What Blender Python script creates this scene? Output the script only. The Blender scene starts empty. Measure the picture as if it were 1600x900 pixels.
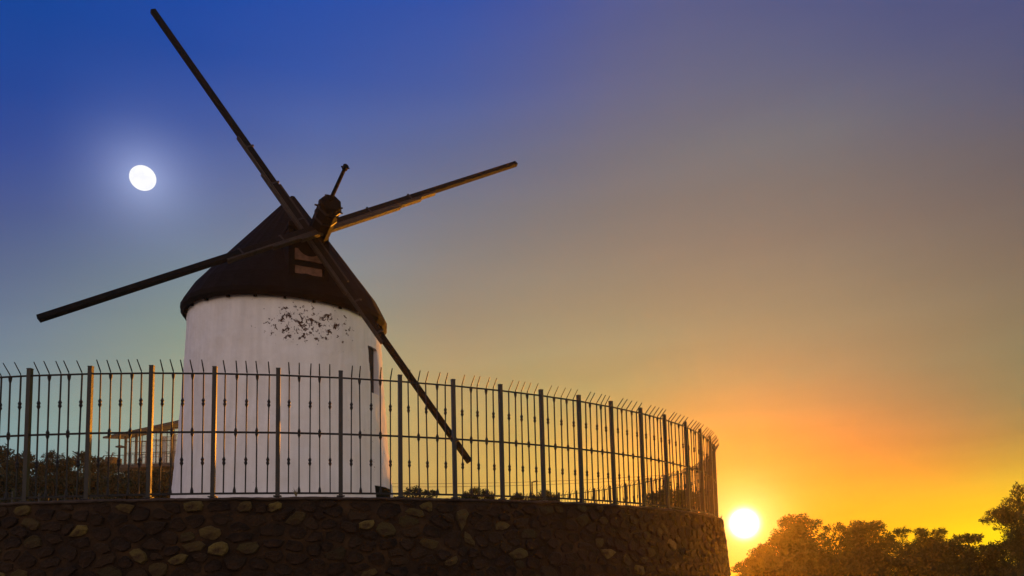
import bpy, bmesh, math, random
import numpy as np
from mathutils import Vector, Matrix, noise as mnoise

rng = random.Random(7)
nrng = np.random.default_rng(7)
sc = bpy.context.scene
COL = sc.collection
EYE = 1.6
# ------------------------------------------------------------------ camera
cam_data = bpy.data.cameras.new("camera")
cam = bpy.data.objects.new("camera", cam_data); COL.objects.link(cam)
pitch, roll = 0.10433, -0.03134
cp, sp, cr, sr = math.cos(pitch), math.sin(pitch), math.cos(roll), math.sin(roll)
r0, u0, fw = Vector((1, 0, 0)), Vector((0, -sp, cp)), Vector((0, cp, sp))
cx, cy_, cz = r0*cr + u0*sr, r0*-sr + u0*cr, -fw
cam.matrix_world = Matrix(((cx.x, cy_.x, cz.x, 0), (cx.y, cy_.y, cz.y, 0), (cx.z, cy_.z, cz.z, EYE), (0, 0, 0, 1)))
cam_data.sensor_width = 36; cam_data.lens = 29.057
cam_data.shift_x = -0.07073; cam_data.shift_y = 0.19753
cam_data.clip_start = 0.1; cam_data.clip_end = 5000
sc.camera = cam
# ------------------------------------------------------------------ exposure
sc.view_settings.view_transform = 'Standard'; sc.view_settings.look = 'None'
sc.view_settings.exposure = 0; sc.view_settings.gamma = 1
try: sc.view_settings.use_curve_mapping = False
except Exception: pass
# ------------------------------------------------------------------ sun lamp (low, behind the scene, a little right of the view)
SUN_AZ, SUN_EL = math.radians(10.88), math.radians(3.27)
sdir = Vector((math.sin(SUN_AZ)*math.cos(SUN_EL), math.cos(SUN_AZ)*math.cos(SUN_EL), math.sin(SUN_EL)))
ld = bpy.data.lights.new("sun", 'SUN'); ld.energy = 5.0; ld.angle = math.radians(0.6); ld.color = (1.0, 0.33, 0.02)
lo = bpy.data.objects.new("sun", ld); COL.objects.link(lo)
lo.rotation_euler = sdir.to_track_quat('Z', 'Y').to_euler(); lo.location = (30, 60, 40)
MOON_AZ, MOON_EL = math.radians(-28.71), math.radians(24.54)
mdir = Vector((math.sin(MOON_AZ)*math.cos(MOON_EL), math.cos(MOON_AZ)*math.cos(MOON_EL), math.sin(MOON_EL)))

# ------------------------------------------------------------------ sky: dusk gradient as a function of direction (azimuth x elevation)
def lin(c):
    return tuple(((v/255)/12.92 if v/255 <= .04045 else ((v/255+.055)/1.055)**2.4) for v in c)
SKY = [  # azimuth, elevation (degrees), sRGB
(-35.52, 31.51, 0.0, 65.2, 144.4),
(-20.87, 34.74, 0.0, 63.5, 166.1),
(-2.83, 36.13, 0.0, 64.9, 164.4),
(15.73, 34.72, 48.0, 68.0, 139.5),
(29.36, 31.76, 65.5, 76.9, 124.0),
(-35.13, 21.95, 0.0, 0.0, 131.1),
(-3.19, 25.21, 112.5, 113.4, 112.2),
(28.41, 21.68, 87.2, 90.0, 95.1),
(-35.15, 14.12, 0.0, 0.0, 153.2),
(-7.92, 17.82, 160.7, 141.9, 116.8),
(10.15, 17.19, 136.3, 120.4, 96.2),
(27.85, 15.00, 107.2, 75.2, 68.1),
(11.97, 10.21, 0.0, 0.0, 0.0),
(27.36, 8.81, 70.8, 128.8, 97.7),
(17.93, 4.68, 255.0, 62.8, 0.0),
(-27.27, 11.58, 220.1, 200.9, 92.7),
(-12.22, 29.95, 84.0, 107.0, 161.7),
(14.37, 28.33, 117.8, 124.3, 118.0),
(13.96, 22.24, 104.1, 97.4, 99.7),
(-11.70, 11.59, 185.5, 153.4, 103.8),
(-0.85, 9.29, 133.7, 157.5, 108.9),
(21.28, 7.45, 0.0, 59.8, 96.9),
(26.45, 6.20, 0.0, 119.7, 46.1),
(-33.73, 18.45, 72.6, 71.6, 135.2),
(-29.71, 30.39, 0.0, 73.7, 167.9),
(-33.05, 27.01, 0.0, 34.0, 125.3),
(-23.54, 23.07, 139.5, 149.3, 182.7),
(-27.57, 17.47, 141.9, 181.8, 137.9),
(-11.86, 21.72, 103.7, 115.5, 120.2),
(-35.00, 9.80, 126.9, 133.3, 165.6),
(-30.97, 10.47, 0.0, 167.0, 171.6),
(-2.34, 6.98, 173.8, 155.0, 81.3),
(-10.28, 7.34, 183.2, 134.2, 81.9),
(3.91, 7.00, 244.6, 251.9, 95.7),
(26.22, 3.22, 345.1, 345.1, 0.0),
(23.67, 3.38, 163.0, 0.0, 0.0),
(10.54, 7.56, 255.0, 0.0, 0.0),
(15.62, 7.25, 163.0, 0.0, 0.0),
(17.49, 13.99, 155.5, 157.2, 132.1),
(22.16, 11.61, 65.3, 150.0, 103.6),
(18.08, 10.37, 0.0, 0.0, 116.0),
(4.44, 14.78, 158.1, 160.2, 130.2),
(-35.46, 26.36, 0.0, 80.1, 166.7),
(-15.08, 34.00, 0.0, 78.2, 172.8),
(5.29, 32.97, 110.9, 108.7, 122.0),
(9.84, 19.60, 141.3, 123.8, 118.0),
(13.84, 12.94, 0.0, 147.4, 108.6),
(27.21, 11.47, 130.0, 120.0, 89.5),
(6.29, 10.86, 0.0, 147.1, 85.5),
(14.05, 9.07, 0.0, 0.0, 0.0),
(24.08, 9.04, 0.0, 114.9, 76.5),
(20.74, 5.21, 232.1, 135.4, 0.0),
(13.13, 15.55, 112.6, 140.0, 107.4),
(21.47, 15.85, 121.1, 99.9, 101.1),
]
AZC = [-60, -42, -34, -26, -18, -9, -3, 3, 8, 13, 18, 24, 32, 50]
ELC = [0, 2, 4, 6, 8, 9.5, 11, 13, 16, 19, 22, 25, 28, 32, 37, 45, 60, 90]
def sky_at(az, el):
    s = np.array(SKY, float)
    L = np.array([lin(c) for c in s[:, 2:5]])
    d2 = ((s[:, 0]-az)/7.5)**2 + ((s[:, 1]-el)/float(np.interp(el, [10, 20], [2.5, 3.8])))**2
    w = np.exp(-.5*d2) + 1e-7/(1+d2)
    return (w[:, None]*L).sum(0)/w.sum()
world = bpy.data.worlds.new("World"); sc.world = world; world.use_nodes = True
nt = world.node_tree; N = nt.nodes; N.clear(); K = nt.links
def nd(t, **kw):
    n = N.new(t)
    for k, v in kw.items(): setattr(n, k, v)
    return n
def mth(op, a, b=None, c=None, clamp=False):
    n = nd('ShaderNodeMath', operation=op, use_clamp=clamp)
    for i, v in enumerate((a, b, c)):
        if v is None: continue
        if isinstance(v, (int, float)): n.inputs[i].default_value = v
        else: K.new(v, n.inputs[i])
    return n.outputs[0]
tc = nd('ShaderNodeTexCoord'); sep = nd('ShaderNodeSeparateXYZ'); K.new(tc.outputs['Generated'], sep.inputs[0])
el = mth('ARCSINE', sep.outputs[2]); az = mth('ARCTAN2', sep.outputs[0], sep.outputs[1])
eld = mth('MULTIPLY', el, 180/math.pi); azd = mth('MULTIPLY', az, 180/math.pi)
elu = mth('POWER', mth('DIVIDE', mth('MAXIMUM', eld, 0.0), 90.0, clamp=True), 0.5)
def ramp_node(stops, fac):
    r = nd('ShaderNodeValToRGB'); cr_ = r.color_ramp; cr_.interpolation = 'LINEAR'
    while len(cr_.elements) < len(stops): cr_.elements.new(0.5)
    for e, (p, c) in zip(cr_.elements, stops): e.position = p; e.color = (*c, 1)
    for e, (p, c) in zip(cr_.elements, stops): e.position = p
    K.new(fac, r.inputs[0]); return r.outputs[0]
def mix(fac, a, b, blend='MIX'):
    m = nd('ShaderNodeMix', data_type='RGBA', blend_type=blend)
    if isinstance(fac, (int, float)): m.inputs[0].default_value = fac
    else: K.new(fac, m.inputs[0])
    for i, v in ((6, a), (7, b)):
        if isinstance(v, tuple): m.inputs[i].default_value = v
        else: K.new(v, m.inputs[i])
    return m.outputs[2]
cur = None
# sky behind the viewer: unseen pinkish band under blue, brightened to light the tower
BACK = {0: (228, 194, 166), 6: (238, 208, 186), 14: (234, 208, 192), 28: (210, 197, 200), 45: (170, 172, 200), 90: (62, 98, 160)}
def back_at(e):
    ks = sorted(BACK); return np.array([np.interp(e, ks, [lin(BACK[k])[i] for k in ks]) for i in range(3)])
ZEN = np.array(lin((18, 66, 140)))
for i, a in enumerate(AZC):
    st = []
    for e in ELC:
        c = sky_at(a, min(e, 36))
        if e > 37: c = c + (ZEN-c)*min(1, (e-37)/35)
        st.append(((e/90)**.5, tuple(c)))
    r = ramp_node(st, elu)
    if cur is None: cur = r
    else:
        f = mth('SMOOTHSTEP', AZC[i-1], AZC[i], azd) if False else mth('DIVIDE', mth('SUBTRACT', azd, float(AZC[i-1])), float(AZC[i]-AZC[i-1]), clamp=True)
        cur = mix(f, cur, r)
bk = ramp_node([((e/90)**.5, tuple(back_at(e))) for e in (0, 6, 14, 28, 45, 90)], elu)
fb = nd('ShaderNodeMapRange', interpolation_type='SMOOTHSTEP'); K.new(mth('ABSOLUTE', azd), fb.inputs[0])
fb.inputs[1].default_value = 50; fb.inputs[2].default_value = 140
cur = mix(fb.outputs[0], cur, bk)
# aureole and disc of the sun, halo of the moon
def angle_to(v):
    dt = nd('ShaderNodeVectorMath', operation='DOT_PRODUCT'); K.new(tc.outputs['Generated'], dt.inputs[0]); dt.inputs[1].default_value = v
    return mth('MULTIPLY', mth('ARCCOSINE', mth('MINIMUM', dt.outputs['Value'], 0.9999999)), 180/math.pi)
sa = angle_to(sdir); ma = angle_to(mdir)
def glow(ang, k, p, col, amp):
    g = mth('EXPONENT', mth('MULTIPLY', mth('POWER', mth('DIVIDE', ang, k), p), -1.0))
    m = nd('ShaderNodeVectorMath', operation='SCALE'); m.inputs[0].default_value = [c*amp for c in col]; K.new(g, m.inputs[3])
    return m.outputs[0]
def add(a, b):
    n = nd('ShaderNodeVectorMath', operation='ADD'); K.new(a, n.inputs[0]); K.new(b, n.inputs[1]); return n.outputs[0]
cur = add(cur, glow(sa, .84, 3.0, (1, .93, .75), 5.0))
cur = add(cur, glow(sa, 1.9, 1.3, (1, .85, .38), 0.9))
cur = add(cur, glow(sa, 5.0, 1.2, (1, .45, .0), 0.03))
cur = add(cur, glow(ma, 1.8, 1.3, (.60, .68, .95), 0.40))
mpn = nd('ShaderNodeCombineXYZ'); K.new(mth('MULTIPLY', azd, .035), mpn.inputs[0]); K.new(mth('MULTIPLY', mth('ADD', eld, mth('MULTIPLY', azd, -.09)), .30), mpn.inputs[1])
cn = nd('ShaderNodeTexNoise'); cn.inputs['Scale'].default_value = 1.0; cn.inputs['Detail'].default_value = 6; cn.inputs['Roughness'].default_value = .55; K.new(mpn.outputs[0], cn.inputs['Vector'])
low = nd('ShaderNodeMapRange', interpolation_type='SMOOTHSTEP'); K.new(eld, low.inputs[0]); low.inputs[1].default_value = 4; low.inputs[2].default_value = 22; low.inputs[3].default_value = .42; low.inputs[4].default_value = .14
fac = mth('ADD', mth('MULTIPLY', mth('SUBTRACT', cn.outputs[0], .5), low.outputs[0]), 1.0)
sc_ = nd('ShaderNodeVectorMath', operation='SCALE'); K.new(cur, sc_.inputs[0]); K.new(fac, sc_.inputs[3]); cur = sc_.outputs[0]
sky_tex = nd('ShaderNodeTexSky', sky_type='NISHITA'); sky_tex.sun_disc = False
sky_tex.sun_elevation = SUN_EL; sky_tex.sun_rotation = SUN_AZ
sk = nd('ShaderNodeVectorMath', operation='SCALE'); K.new(sky_tex.outputs[0], sk.inputs[0]); sk.inputs[3].default_value = 0.0004
cur = add(cur, sk.outputs[0])
bg = nd('ShaderNodeBackground'); K.new(cur, bg.inputs[0]); bg.inputs[1].default_value = 1.0
wo = nd('ShaderNodeOutputWorld'); K.new(bg.outputs[0], wo.inputs[0])
sc.cycles.max_bounces = 6; sc.cycles.volume_bounces = 0; sc.cycles.volume_step_rate = 1.0
sc.cycles.transparent_max_bounces = 12
try: sc.cycles.use_denoising = True
except Exception: pass

# ================================================================== helpers
def material(name, col, rough=.85, var=0.0, scale=6.0, bump=0.0, bscale=30.0, metallic=0.0, col2=None, tone=False, detail=6):
    m = bpy.data.materials.new(name); m.use_nodes = True
    t = m.node_tree; b = t.nodes['Principled BSDF']
    b.inputs['Roughness'].default_value = rough; b.inputs['Metallic'].default_value = metallic
    b.inputs['Specular IOR Level'].default_value = 0.25
    co = t.nodes.new('ShaderNodeTexCoord')
    base = None
    rgb = t.nodes.new('ShaderNodeRGB'); rgb.outputs[0].default_value = (*col, 1); base = rgb.outputs[0]
    if tone:
        at = t.nodes.new('ShaderNodeAttribute'); at.attribute_name = 'tone'; base = at.outputs['Color']
    if var > 0 or col2:
        n = t.nodes.new('ShaderNodeTexNoise'); n.inputs['Scale'].default_value = scale; n.inputs['Detail'].default_value = detail
        t.links.new(co.outputs['Object'], n.inputs['Vector'])
        mr = t.nodes.new('ShaderNodeMapRange'); mr.inputs[1].default_value = .35; mr.inputs[2].default_value = .65
        t.links.new(n.outputs[0], mr.inputs[0])
        if col2:
            mx = t.nodes.new('ShaderNodeMix'); mx.data_type = 'RGBA'; t.links.new(mr.outputs[0], mx.inputs[0])
            t.links.new(base, mx.inputs[6]); mx.inputs[7].default_value = (*col2, 1); base = mx.outputs[2]
        if var > 0:
            mr2 = t.nodes.new('ShaderNodeMapRange'); mr2.inputs[1].default_value = .3; mr2.inputs[2].default_value = .7
            mr2.inputs[3].default_value = 1-var; mr2.inputs[4].default_value = 1+var
            t.links.new(n.outputs[0], mr2.inputs[0])
            hs = t.nodes.new('ShaderNodeHueSaturation'); t.links.new(mr2.outputs[0], hs.inputs['Value']); t.links.new(base, hs.inputs['Color']); base = hs.outputs[0]
    t.links.new(base, b.inputs['Base Color'])
    if bump > 0:
        n2 = t.nodes.new('ShaderNodeTexNoise'); n2.inputs['Scale'].default_value = bscale; n2.inputs['Detail'].default_value = 8
        t.links.new(co.outputs['Object'], n2.inputs['Vector'])
        bp = t.nodes.new('ShaderNodeBump'); bp.inputs['Strength'].default_value = bump; bp.inputs['Distance'].default_value = .03
        t.links.new(n2.outputs[0], bp.inputs['Height']); t.links.new(bp.outputs[0], b.inputs['Normal'])
    return m

def mesh_obj(name, verts, faces, mat, parent=None, smooth=False, tones=None):
    me = bpy.data.meshes.new(name); me.from_pydata([tuple(v) for v in verts], [], faces); me.update()
    if mat: me.materials.append(mat)
    if smooth: me.shade_smooth()
    if tones is not None:
        a = me.color_attributes.new('tone', 'FLOAT_COLOR', 'POINT')
        a.data.foreach_set('color', np.array(tones, np.float32).ravel())
    o = bpy.data.objects.new(name, me); COL.objects.link(o)
    if parent: o.parent = parent
    return o
def link_mesh(name, me, parent=None):
    o = bpy.data.objects.new(name, me); COL.objects.link(o)
    if parent: o.parent = parent
    return o
def empty(name, loc, label, cat, group=None):
    o = bpy.data.objects.new(name, None); COL.objects.link(o); o.location = loc; o.empty_display_size = .3
    o['label'] = label; o['category'] = cat
    if group: o['group'] = group
    return o
def tag(o, label, cat, group=None):
    o['label'] = label; o['category'] = cat
    if group: o['group'] = group
    return o
class MB:
    def __init__(s): s.v = []; s.f = []
    def add(s, v, f):
        b = len(s.v); s.v += [tuple(x) for x in v]; s.f += [tuple(b+i for i in q) for q in f]
    def box(s, c, size, M=None):
        c = Vector(c); h = [x/2 for x in size]
        vs = [Vector((sx*h[0], sy*h[1], sz*h[2])) for sx in (-1, 1) for sy in (-1, 1) for sz in (-1, 1)]
        if M is not None: vs = [M @ v for v in vs]
        s.add([v+c for v in vs], [(0, 1, 3, 2), (4, 6, 7, 5), (0, 4, 5, 1), (2, 3, 7, 6), (0, 2, 6, 4), (1, 5, 7, 3)])
    def beam(s, a, b, w, h, up=Vector((0, 0, 1)), w2=None, h2=None, ch=0.0):
        a, b = Vector(a), Vector(b); d = (b-a).normalized(); x = d.cross(up).normalized(); y = x.cross(d).normalized()
        w2 = w2 or w; h2 = h2 or h; vs = []
        for p, W, Hh in ((a, w, h), (b, w2, h2)):
            c = ch
            for px, py in ((-W/2+c, -Hh/2), (W/2-c, -Hh/2), (W/2, -Hh/2+c), (W/2, Hh/2-c), (W/2-c, Hh/2), (-W/2+c, Hh/2), (-W/2, Hh/2-c), (-W/2, -Hh/2+c)):
                vs.append(p+x*px+y*py)
        s.add(vs, [(i, (i+1) % 8, 8+(i+1) % 8, 8+i) for i in range(8)]+[tuple(reversed(range(8))), tuple(range(8, 16))])
    def tube(s, pts, rads, n=6):
        pts = [Vector(p) for p in pts]; base = len(s.v)
        for i, p in enumerate(pts):
            d = (pts[min(i+1, len(pts)-1)]-pts[max(i-1, 0)]).normalized()
            up = Vector((0, 0, 1)) if abs(d.z) < .9 else Vector((1, 0, 0))
            x = d.cross(up).normalized(); y = x.cross(d)
            for k in range(n):
                a = 2*math.pi*k/n; s.v.append(tuple(p+(x*math.cos(a)+y*math.sin(a))*rads[i]))
        for i in range(len(pts)-1):
            for k in range(n):
                s.f.append((base+i*n+k, base+i*n+(k+1) % n, base+(i+1)*n+(k+1) % n, base+(i+1)*n+k))
        s.f.append(tuple(base+k for k in reversed(range(n)))); s.f.append(tuple(base+(len(pts)-1)*n+k for k in range(n)))
    def build(s, name, mat, parent=None, smooth=False): return mesh_obj(name, s.v, s.f, mat, parent, smooth)
def finish(o, fix=True):
    bm = bmesh.new(); bm.from_mesh(o.data); bmesh.ops.recalc_face_normals(bm, faces=bm.faces); bm.to_mesh(o.data); bm.free(); return o

# ================================================================== materials
M_iron = material('dark_iron', (.014, .012, .011), .55, .3, 25, .3, 60)
M_post = material('painted_steel_post', (.013, .010, .008), .45, .35, 12, .15, 50)
M_post.node_tree.nodes['Principled BSDF'].inputs['Specular IOR Level'].default_value = .4
M_roof = material('tarred_roof', (.0035, .0035, .0038), .9, .5, 5, .6, 14)
M_roof.node_tree.nodes['Principled BSDF'].inputs['Specular IOR Level'].default_value = .1
M_beam = material('weathered_timber', (.0045, .0038, .0035), .75, .45, 9, .5, 30)
M_beam.node_tree.nodes['Principled BSDF'].inputs['Specular IOR Level'].default_value = .1
M_mortar = material('earthy_mortar', (.022, .010, .0035), .95, .5, 3.2, .9, 18, col2=(.034, .017, .006))
M_stone = material('rubble_stone', (.1, .07, .04), .92, .45, 5, 1.0, 26, tone=True, col2=(.024, .011, .004))
M_coping = material('coping_mortar', (.05, .033, .024), .95, .4, 5, .8, 20)
M_clamp = material('sunlit_timber', (.03, .021, .014), .6, .4, 9, .5, 30)  # stock timber with a lighter base colour, standing in for its sunlit underside
M_red = material('reddish_board', (.19, .095, .06), .8, .35, 8, .5, 40)
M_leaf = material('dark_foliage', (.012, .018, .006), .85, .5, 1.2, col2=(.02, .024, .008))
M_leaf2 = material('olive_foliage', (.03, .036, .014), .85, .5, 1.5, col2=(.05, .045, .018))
M_bark = material('bark', (.07, .05, .035), .95, .4, 8, .6, 30)
M_ground = material('dry_ground', (.30, .22, .14), .95, .3, .3, .8, 3, col2=(.20, .16, .09))
M_terr = material('terrace_earth', (.16, .12, .075), .95, .4, .8, .6, 6)
M_conc = material('house_render', (.09, .062, .04), .85, .2, 3, .2, 20)
M_dark = material('dark_frame', (.04, .033, .03), .6, .2, 8)
M_glass = bpy.data.materials.new('window_glass'); M_glass.use_nodes = True
_b = M_glass.node_tree.nodes['Principled BSDF']; _b.inputs['Base Color'].default_value = (.8, .85, .85, 1); _b.inputs['Roughness'].default_value = .05
_b.inputs['Alpha'].default_value = .22; _b.inputs['Specular IOR Level'].default_value = .5
# whitewash with flaked patches high on the wall
def plaster():
    m = material('whitewash', (.87, .83, .80), .9, .05, 1.6, .35, 9, col2=(.79, .74, .69))
    t = m.node_tree; b = t.nodes['Principled BSDF']; co = [n for n in t.nodes if n.type == 'TEX_COORD'][0]
    src = b.inputs['Base Color'].links[0].from_socket
    at = t.nodes.new('ShaderNodeAttribute'); at.attribute_name = 'flake'
    n = t.nodes.new('ShaderNodeTexNoise'); n.inputs['Scale'].default_value = 8.0; n.inputs['Detail'].default_value = 5; n.inputs['Roughness'].default_value = .72
    t.links.new(co.outputs['Object'], n.inputs['Vector'])
    mu = t.nodes.new('ShaderNodeMath'); mu.operation = 'MULTIPLY_ADD'; t.links.new(at.outputs['Fac'], mu.inputs[0]); mu.inputs[1].default_value = .20; t.links.new(n.outputs[0], mu.inputs[2])
    th = t.nodes.new('ShaderNodeMapRange'); th.inputs[1].default_value = .712; th.inputs[2].default_value = .73; t.links.new(mu.outputs[0], th.inputs[0])
    mx = t.nodes.new('ShaderNodeMix'); mx.data_type = 'RGBA'; t.links.new(th.outputs[0], mx.inputs[0]); t.links.new(src, mx.inputs[6]); mx.inputs[7].default_value = (.06, .03, .022, 1)
    # faint grey streaks
    mp = t.nodes.new('ShaderNodeMapping'); mp.inputs['Scale'].default_value = (5, 5, .35); t.links.new(co.outputs['Object'], mp.inputs[0])
    n3 = t.nodes.new('ShaderNodeTexNoise'); n3.inputs['Scale'].default_value = 1.1; n3.inputs['Detail'].default_value = 5; t.links.new(mp.outputs[0], n3.inputs['Vector'])
    r3 = t.nodes.new('ShaderNodeMapRange'); r3.inputs[1].default_value = .35; r3.inputs[2].default_value = .7; r3.inputs[3].default_value = 1.0; r3.inputs[4].default_value = .86; t.links.new(n3.outputs[0], r3.inputs[0])
    hs = t.nodes.new('ShaderNodeHueSaturation'); t.links.new(r3.outputs[0], hs.inputs['Value']); t.links.new(mx.outputs[2], hs.inputs['Color'])
    t.links.new(hs.outputs[0], b.inputs['Base Color'])
    return m
M_white = plaster()
M_dry = material('dry_grass', (.20, .15, .06), .9, .4, 9)

# ================================================================== ground
def hill(x, y): return 11.5*math.exp(-(((x+56)/24)**2+((y-98)/34)**2)/1.6)
gn_ = 90; gv = []; gf = []
for j in range(gn_+1):
    for i in range(gn_+1):
        u = (i/gn_*2-1); v = (j/gn_*2-1)
        x = 112*u*abs(u)**.6; y = 112*v*abs(v)**.6
        gv.append((x, y, hill(x, y)+.12*mnoise.noise(Vector((x*.1, y*.1, 0)))*(1 if abs(x)+abs(y) > 6 else 0)-.05))
for j in range(gn_):
    for i in range(gn_):
        a = j*(gn_+1)+i; gf.append((a, a+1, a+gn_+2, a+gn_+1))
g = mesh_obj('ground', gv, gf, M_ground, smooth=True); g['kind'] = 'structure'

# ================================================================== round retaining wall
WX, WY, RF = -7.40, 22.324, 10.837
ZT = EYE+1.287            # top of the wall
ZI = 2.0                  # earth inside
def cyl(a, r, z): return (WX+r*math.sin(a), WY-r*math.cos(a), z)
RO_T, RO_B, RI = RF+.13, RF+.36, RF-.24
def rout(z): return RO_B+(RO_T-RO_B)*z/ZT
wall = empty('stone_wall', (WX, WY, 0), 'round rubble stone retaining wall under the iron fence, dark brown with ochre stones', 'wall')
def L(v, p=(WX, WY, 0)): return (v[0]-p[0], v[1]-p[1], v[2]-p[2])
na = 900; vs = []; fs = []
prof = [(0, 'o'), (.7, 'o'), (1.4, 'o'), (1.8, 'o'), (2.2, 'o'), (2.6, 'o'), (ZT-.05, 'o')]
for i in range(na):
    a = 2*math.pi*i/na
    for z, k in prof:
        r = rout(z)-.015+.02*mnoise.noise(Vector((a*30, z*4, 1)))
        vs.append(L(cyl(a, r, z)))
    vs.append(L(cyl(a, RI, ZT-.05))); vs.append(L(cyl(a, RI, ZI-.3)))
P_ = len(prof)+2
for i in range(na):
    j = (i+1) % na
    for k in range(P_-1): fs.append((i*P_+k, j*P_+k, j*P_+k+1, i*P_+k+1))
finish(mesh_obj('mortar_core', vs, fs, M_mortar, wall, True))
# coping: a rough uneven mortar cap
vs = []; fs = []
na = 1100
for i in range(na):
    a = 2*math.pi*i/na
    n1 = mnoise.noise(Vector((a*55, 3, 0))); n2 = mnoise.noise(Vector((a*170, 9, 0))); n4 = mnoise.noise(Vector((a*14, 5, 0)))
    zt = ZT-.012+.010*n1+.008*n2+.010*n4; ro = RO_T+.02+.018*n2+.012*n1; zb = ZT-.06+.02*n1-.015*n2
    vs += [L(cyl(a, ro-.03, zb)), L(cyl(a, ro, zb+.012)), L(cyl(a, ro-.004, zt-.012)), L(cyl(a, ro-.03, zt)), L(cyl(a, RI-.01, zt)), L(cyl(a, RI-.02, zb))]
for i in range(na):
    j = (i+1) % na
    for k in range(6): fs.append((i*6+k, j*6+k, j*6+(k+1) % 6, i*6+(k+1) % 6))
finish(mesh_obj('coping', vs, fs, M_coping, wall, True))
# rubble stones: irregular cells in (arc, height)
def clip(poly, nx, ny, d):
    out = []
    for i in range(len(poly)):
        p, q = poly[i], poly[(i+1) % len(poly)]
        a = nx*p[0]+ny*p[1]-d; b = nx*q[0]+ny*q[1]-d
        if a <= 0: out.append(p)
        if (a < 0 < b) or (b < 0 < a):
            t = a/(a-b); out.append((p[0]+(q[0]-p[0])*t, p[1]+(q[1]-p[1])*t))
    return out
def stone_cells(s0, s1, z0, z1, cw, chh, rnd):
    nr = max(1, round((z1-z0)/chh)); ncol = max(1, round((s1-s0)/cw)); pts = {}
    for r in range(-1, nr+1):
        for c in range(-1, ncol+1):
            pts[(r, c)] = (s0+(c+.5+.5*(r % 2)+rnd.uniform(-.5, .5))*(s1-s0)/ncol, z0+(r+.5+rnd.uniform(-.42, .42))*(z1-z0)/nr)
    for key in [k_ for k_ in pts if rnd.random() < .20]: del pts[key]
    cells = []
    asp = cw/chh*.8
    for r in range(nr):
        for c in range(ncol):
            if (r, c) not in pts: continue
            px, pz = pts[(r, c)]
            poly = [(px-1, z0), (px+1, z0), (px+1, z1), (px-1, z1)]
            for dr in (-2, -1, 0, 1, 2):
                for dc in (-2, -1, 0, 1, 2):
                    if (dr or dc) and (r+dr, c+dc) in pts:
                        qx, qz = pts[(r+dr, c+dc)]
                        # weighted bisector: compare distances in a stretched metric
                        nx, ny = (qx-px)/asp**2, (qz-pz)
                        mx, mz = (px+qx)/2, (pz+qz)/2
                        d = nx*mx+ny*mz
                        poly = clip(poly, nx, ny, d)
                        if len(poly) < 3: break
                if len(poly) < 3: break
            if len(poly) >= 3: cells.append(((px, pz), poly))
    return cells
def rounded(poly, c, gap, rnd, n=10):
    ang = []
    cxp = sum(p[0] for p in poly)/len(poly); czp = sum(p[1] for p in poly)/len(poly)
    out = []
    off = rnd.uniform(0, 1)
    for k in range(n):
        a = 2*math.pi*(k+off)/n; dx, dz = math.cos(a), math.sin(a); tmin = 9
        for i in range(len(poly)):
            p, q = poly[i], poly[(i+1) % len(poly)]
            ex, ez = q[0]-p[0], q[1]-p[1]; den = dx*ez-dz*ex
            if abs(den) < 1e-9: continue
            t = ((p[0]-cxp)*ez-(p[1]-czp)*ex)/den; u = ((p[0]-cxp)*dz-(p[1]-czp)*dx)/den
            if t > 0 and -1e-6 <= u <= 1+1e-6: tmin = min(tmin, t)
        out.append([dx, dz, tmin])
    # soften corners
    ts = [o[2] for o in out]; res = []
    for k in range(n):
        t = min(ts[k], .12*ts[k-1]+.76*ts[k]+.12*ts[(k+1) % n])*rnd.uniform(.80, 1.0)-gap*rnd.uniform(.4, 2.2)
        t = max(t, .02); res.append((cxp+out[k][0]*t, czp+out[k][1]*t))
    return (cxp, czp), res
TONES = [((.055, .027, .010), 12), ((.070, .036, .013), 11), ((.088, .048, .018), 8), ((.042, .021, .009), 5), ((.12, .085, .022), 3), ((.30, .21, .05), 2.2), ((.19, .125, .033), 2.4)]
def stone_geo(c, ring, rnd, org=None):
    a0 = lambda s: s/RF
    n = len(ring); d = rnd.uniform(.003, .024); tl = rnd.uniform(-.018, .018); tz = rnd.uniform(-.02, .02)
    tone = rnd.choices([t[0] for t in TONES], [t[1] for t in TONES])[0]; k = rnd.uniform(.22, .50) if max(tone) < .1 else rnd.uniform(.28, .66); tone = [v*k for v in tone]
    if max(tone) > .13: d += .02
    V = []
    def pt(s, z, dep): return cyl(s/RF, rout(z)+dep, z)
    for s, z in ring: V.append(pt(s, z, -.05))
    for s, z in ring:
        s2, z2 = c[0]+(s-c[0])*.97, c[1]+(z-c[1])*.97; V.append(pt(s2, z2, d*.45+tl*(s-c[0])*3))
    for s, z in ring:
        s2, z2 = c[0]+(s-c[0])*.86, c[1]+(z-c[1])*.82; V.append(pt(s2, z2, d+tl*(s-c[0])*4+tz*(z-c[1])*6+rnd.uniform(-.007, .007)))
    V.append(pt(c[0], c[1], d+rnd.uniform(-.005, .012)))
    F = []
    for i in range(n):
        j = (i+1) % n; F += [(i, j, n+j, n+i), (n+i, n+j, 2*n+j, 2*n+i), (2*n+i, 2*n+j, 3*n)]
    T = [(*tone, 1)]*len(V)
    return V, F, T
r2 = random.Random(11)
S0, S1 = -.15*RF, 1.50*RF
cells = stone_cells(S0, S1, 1.50, ZT-.055, .29, .150, r2)
cells = [c for c in cells if S0 <= c[0][0] <= S1]
print('visible stones', len(cells))
cells.sort(key=lambda c: c[0][0] if c[0][1] > EYE-.06 else 99)
sv, sf, st_ = [], [], []
def addstuff(V, F, T):
    b = len(sv); sv.extend(L(v) for v in V); sf.extend(tuple(b+i for i in q) for q in F); st_.extend(T)
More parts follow.
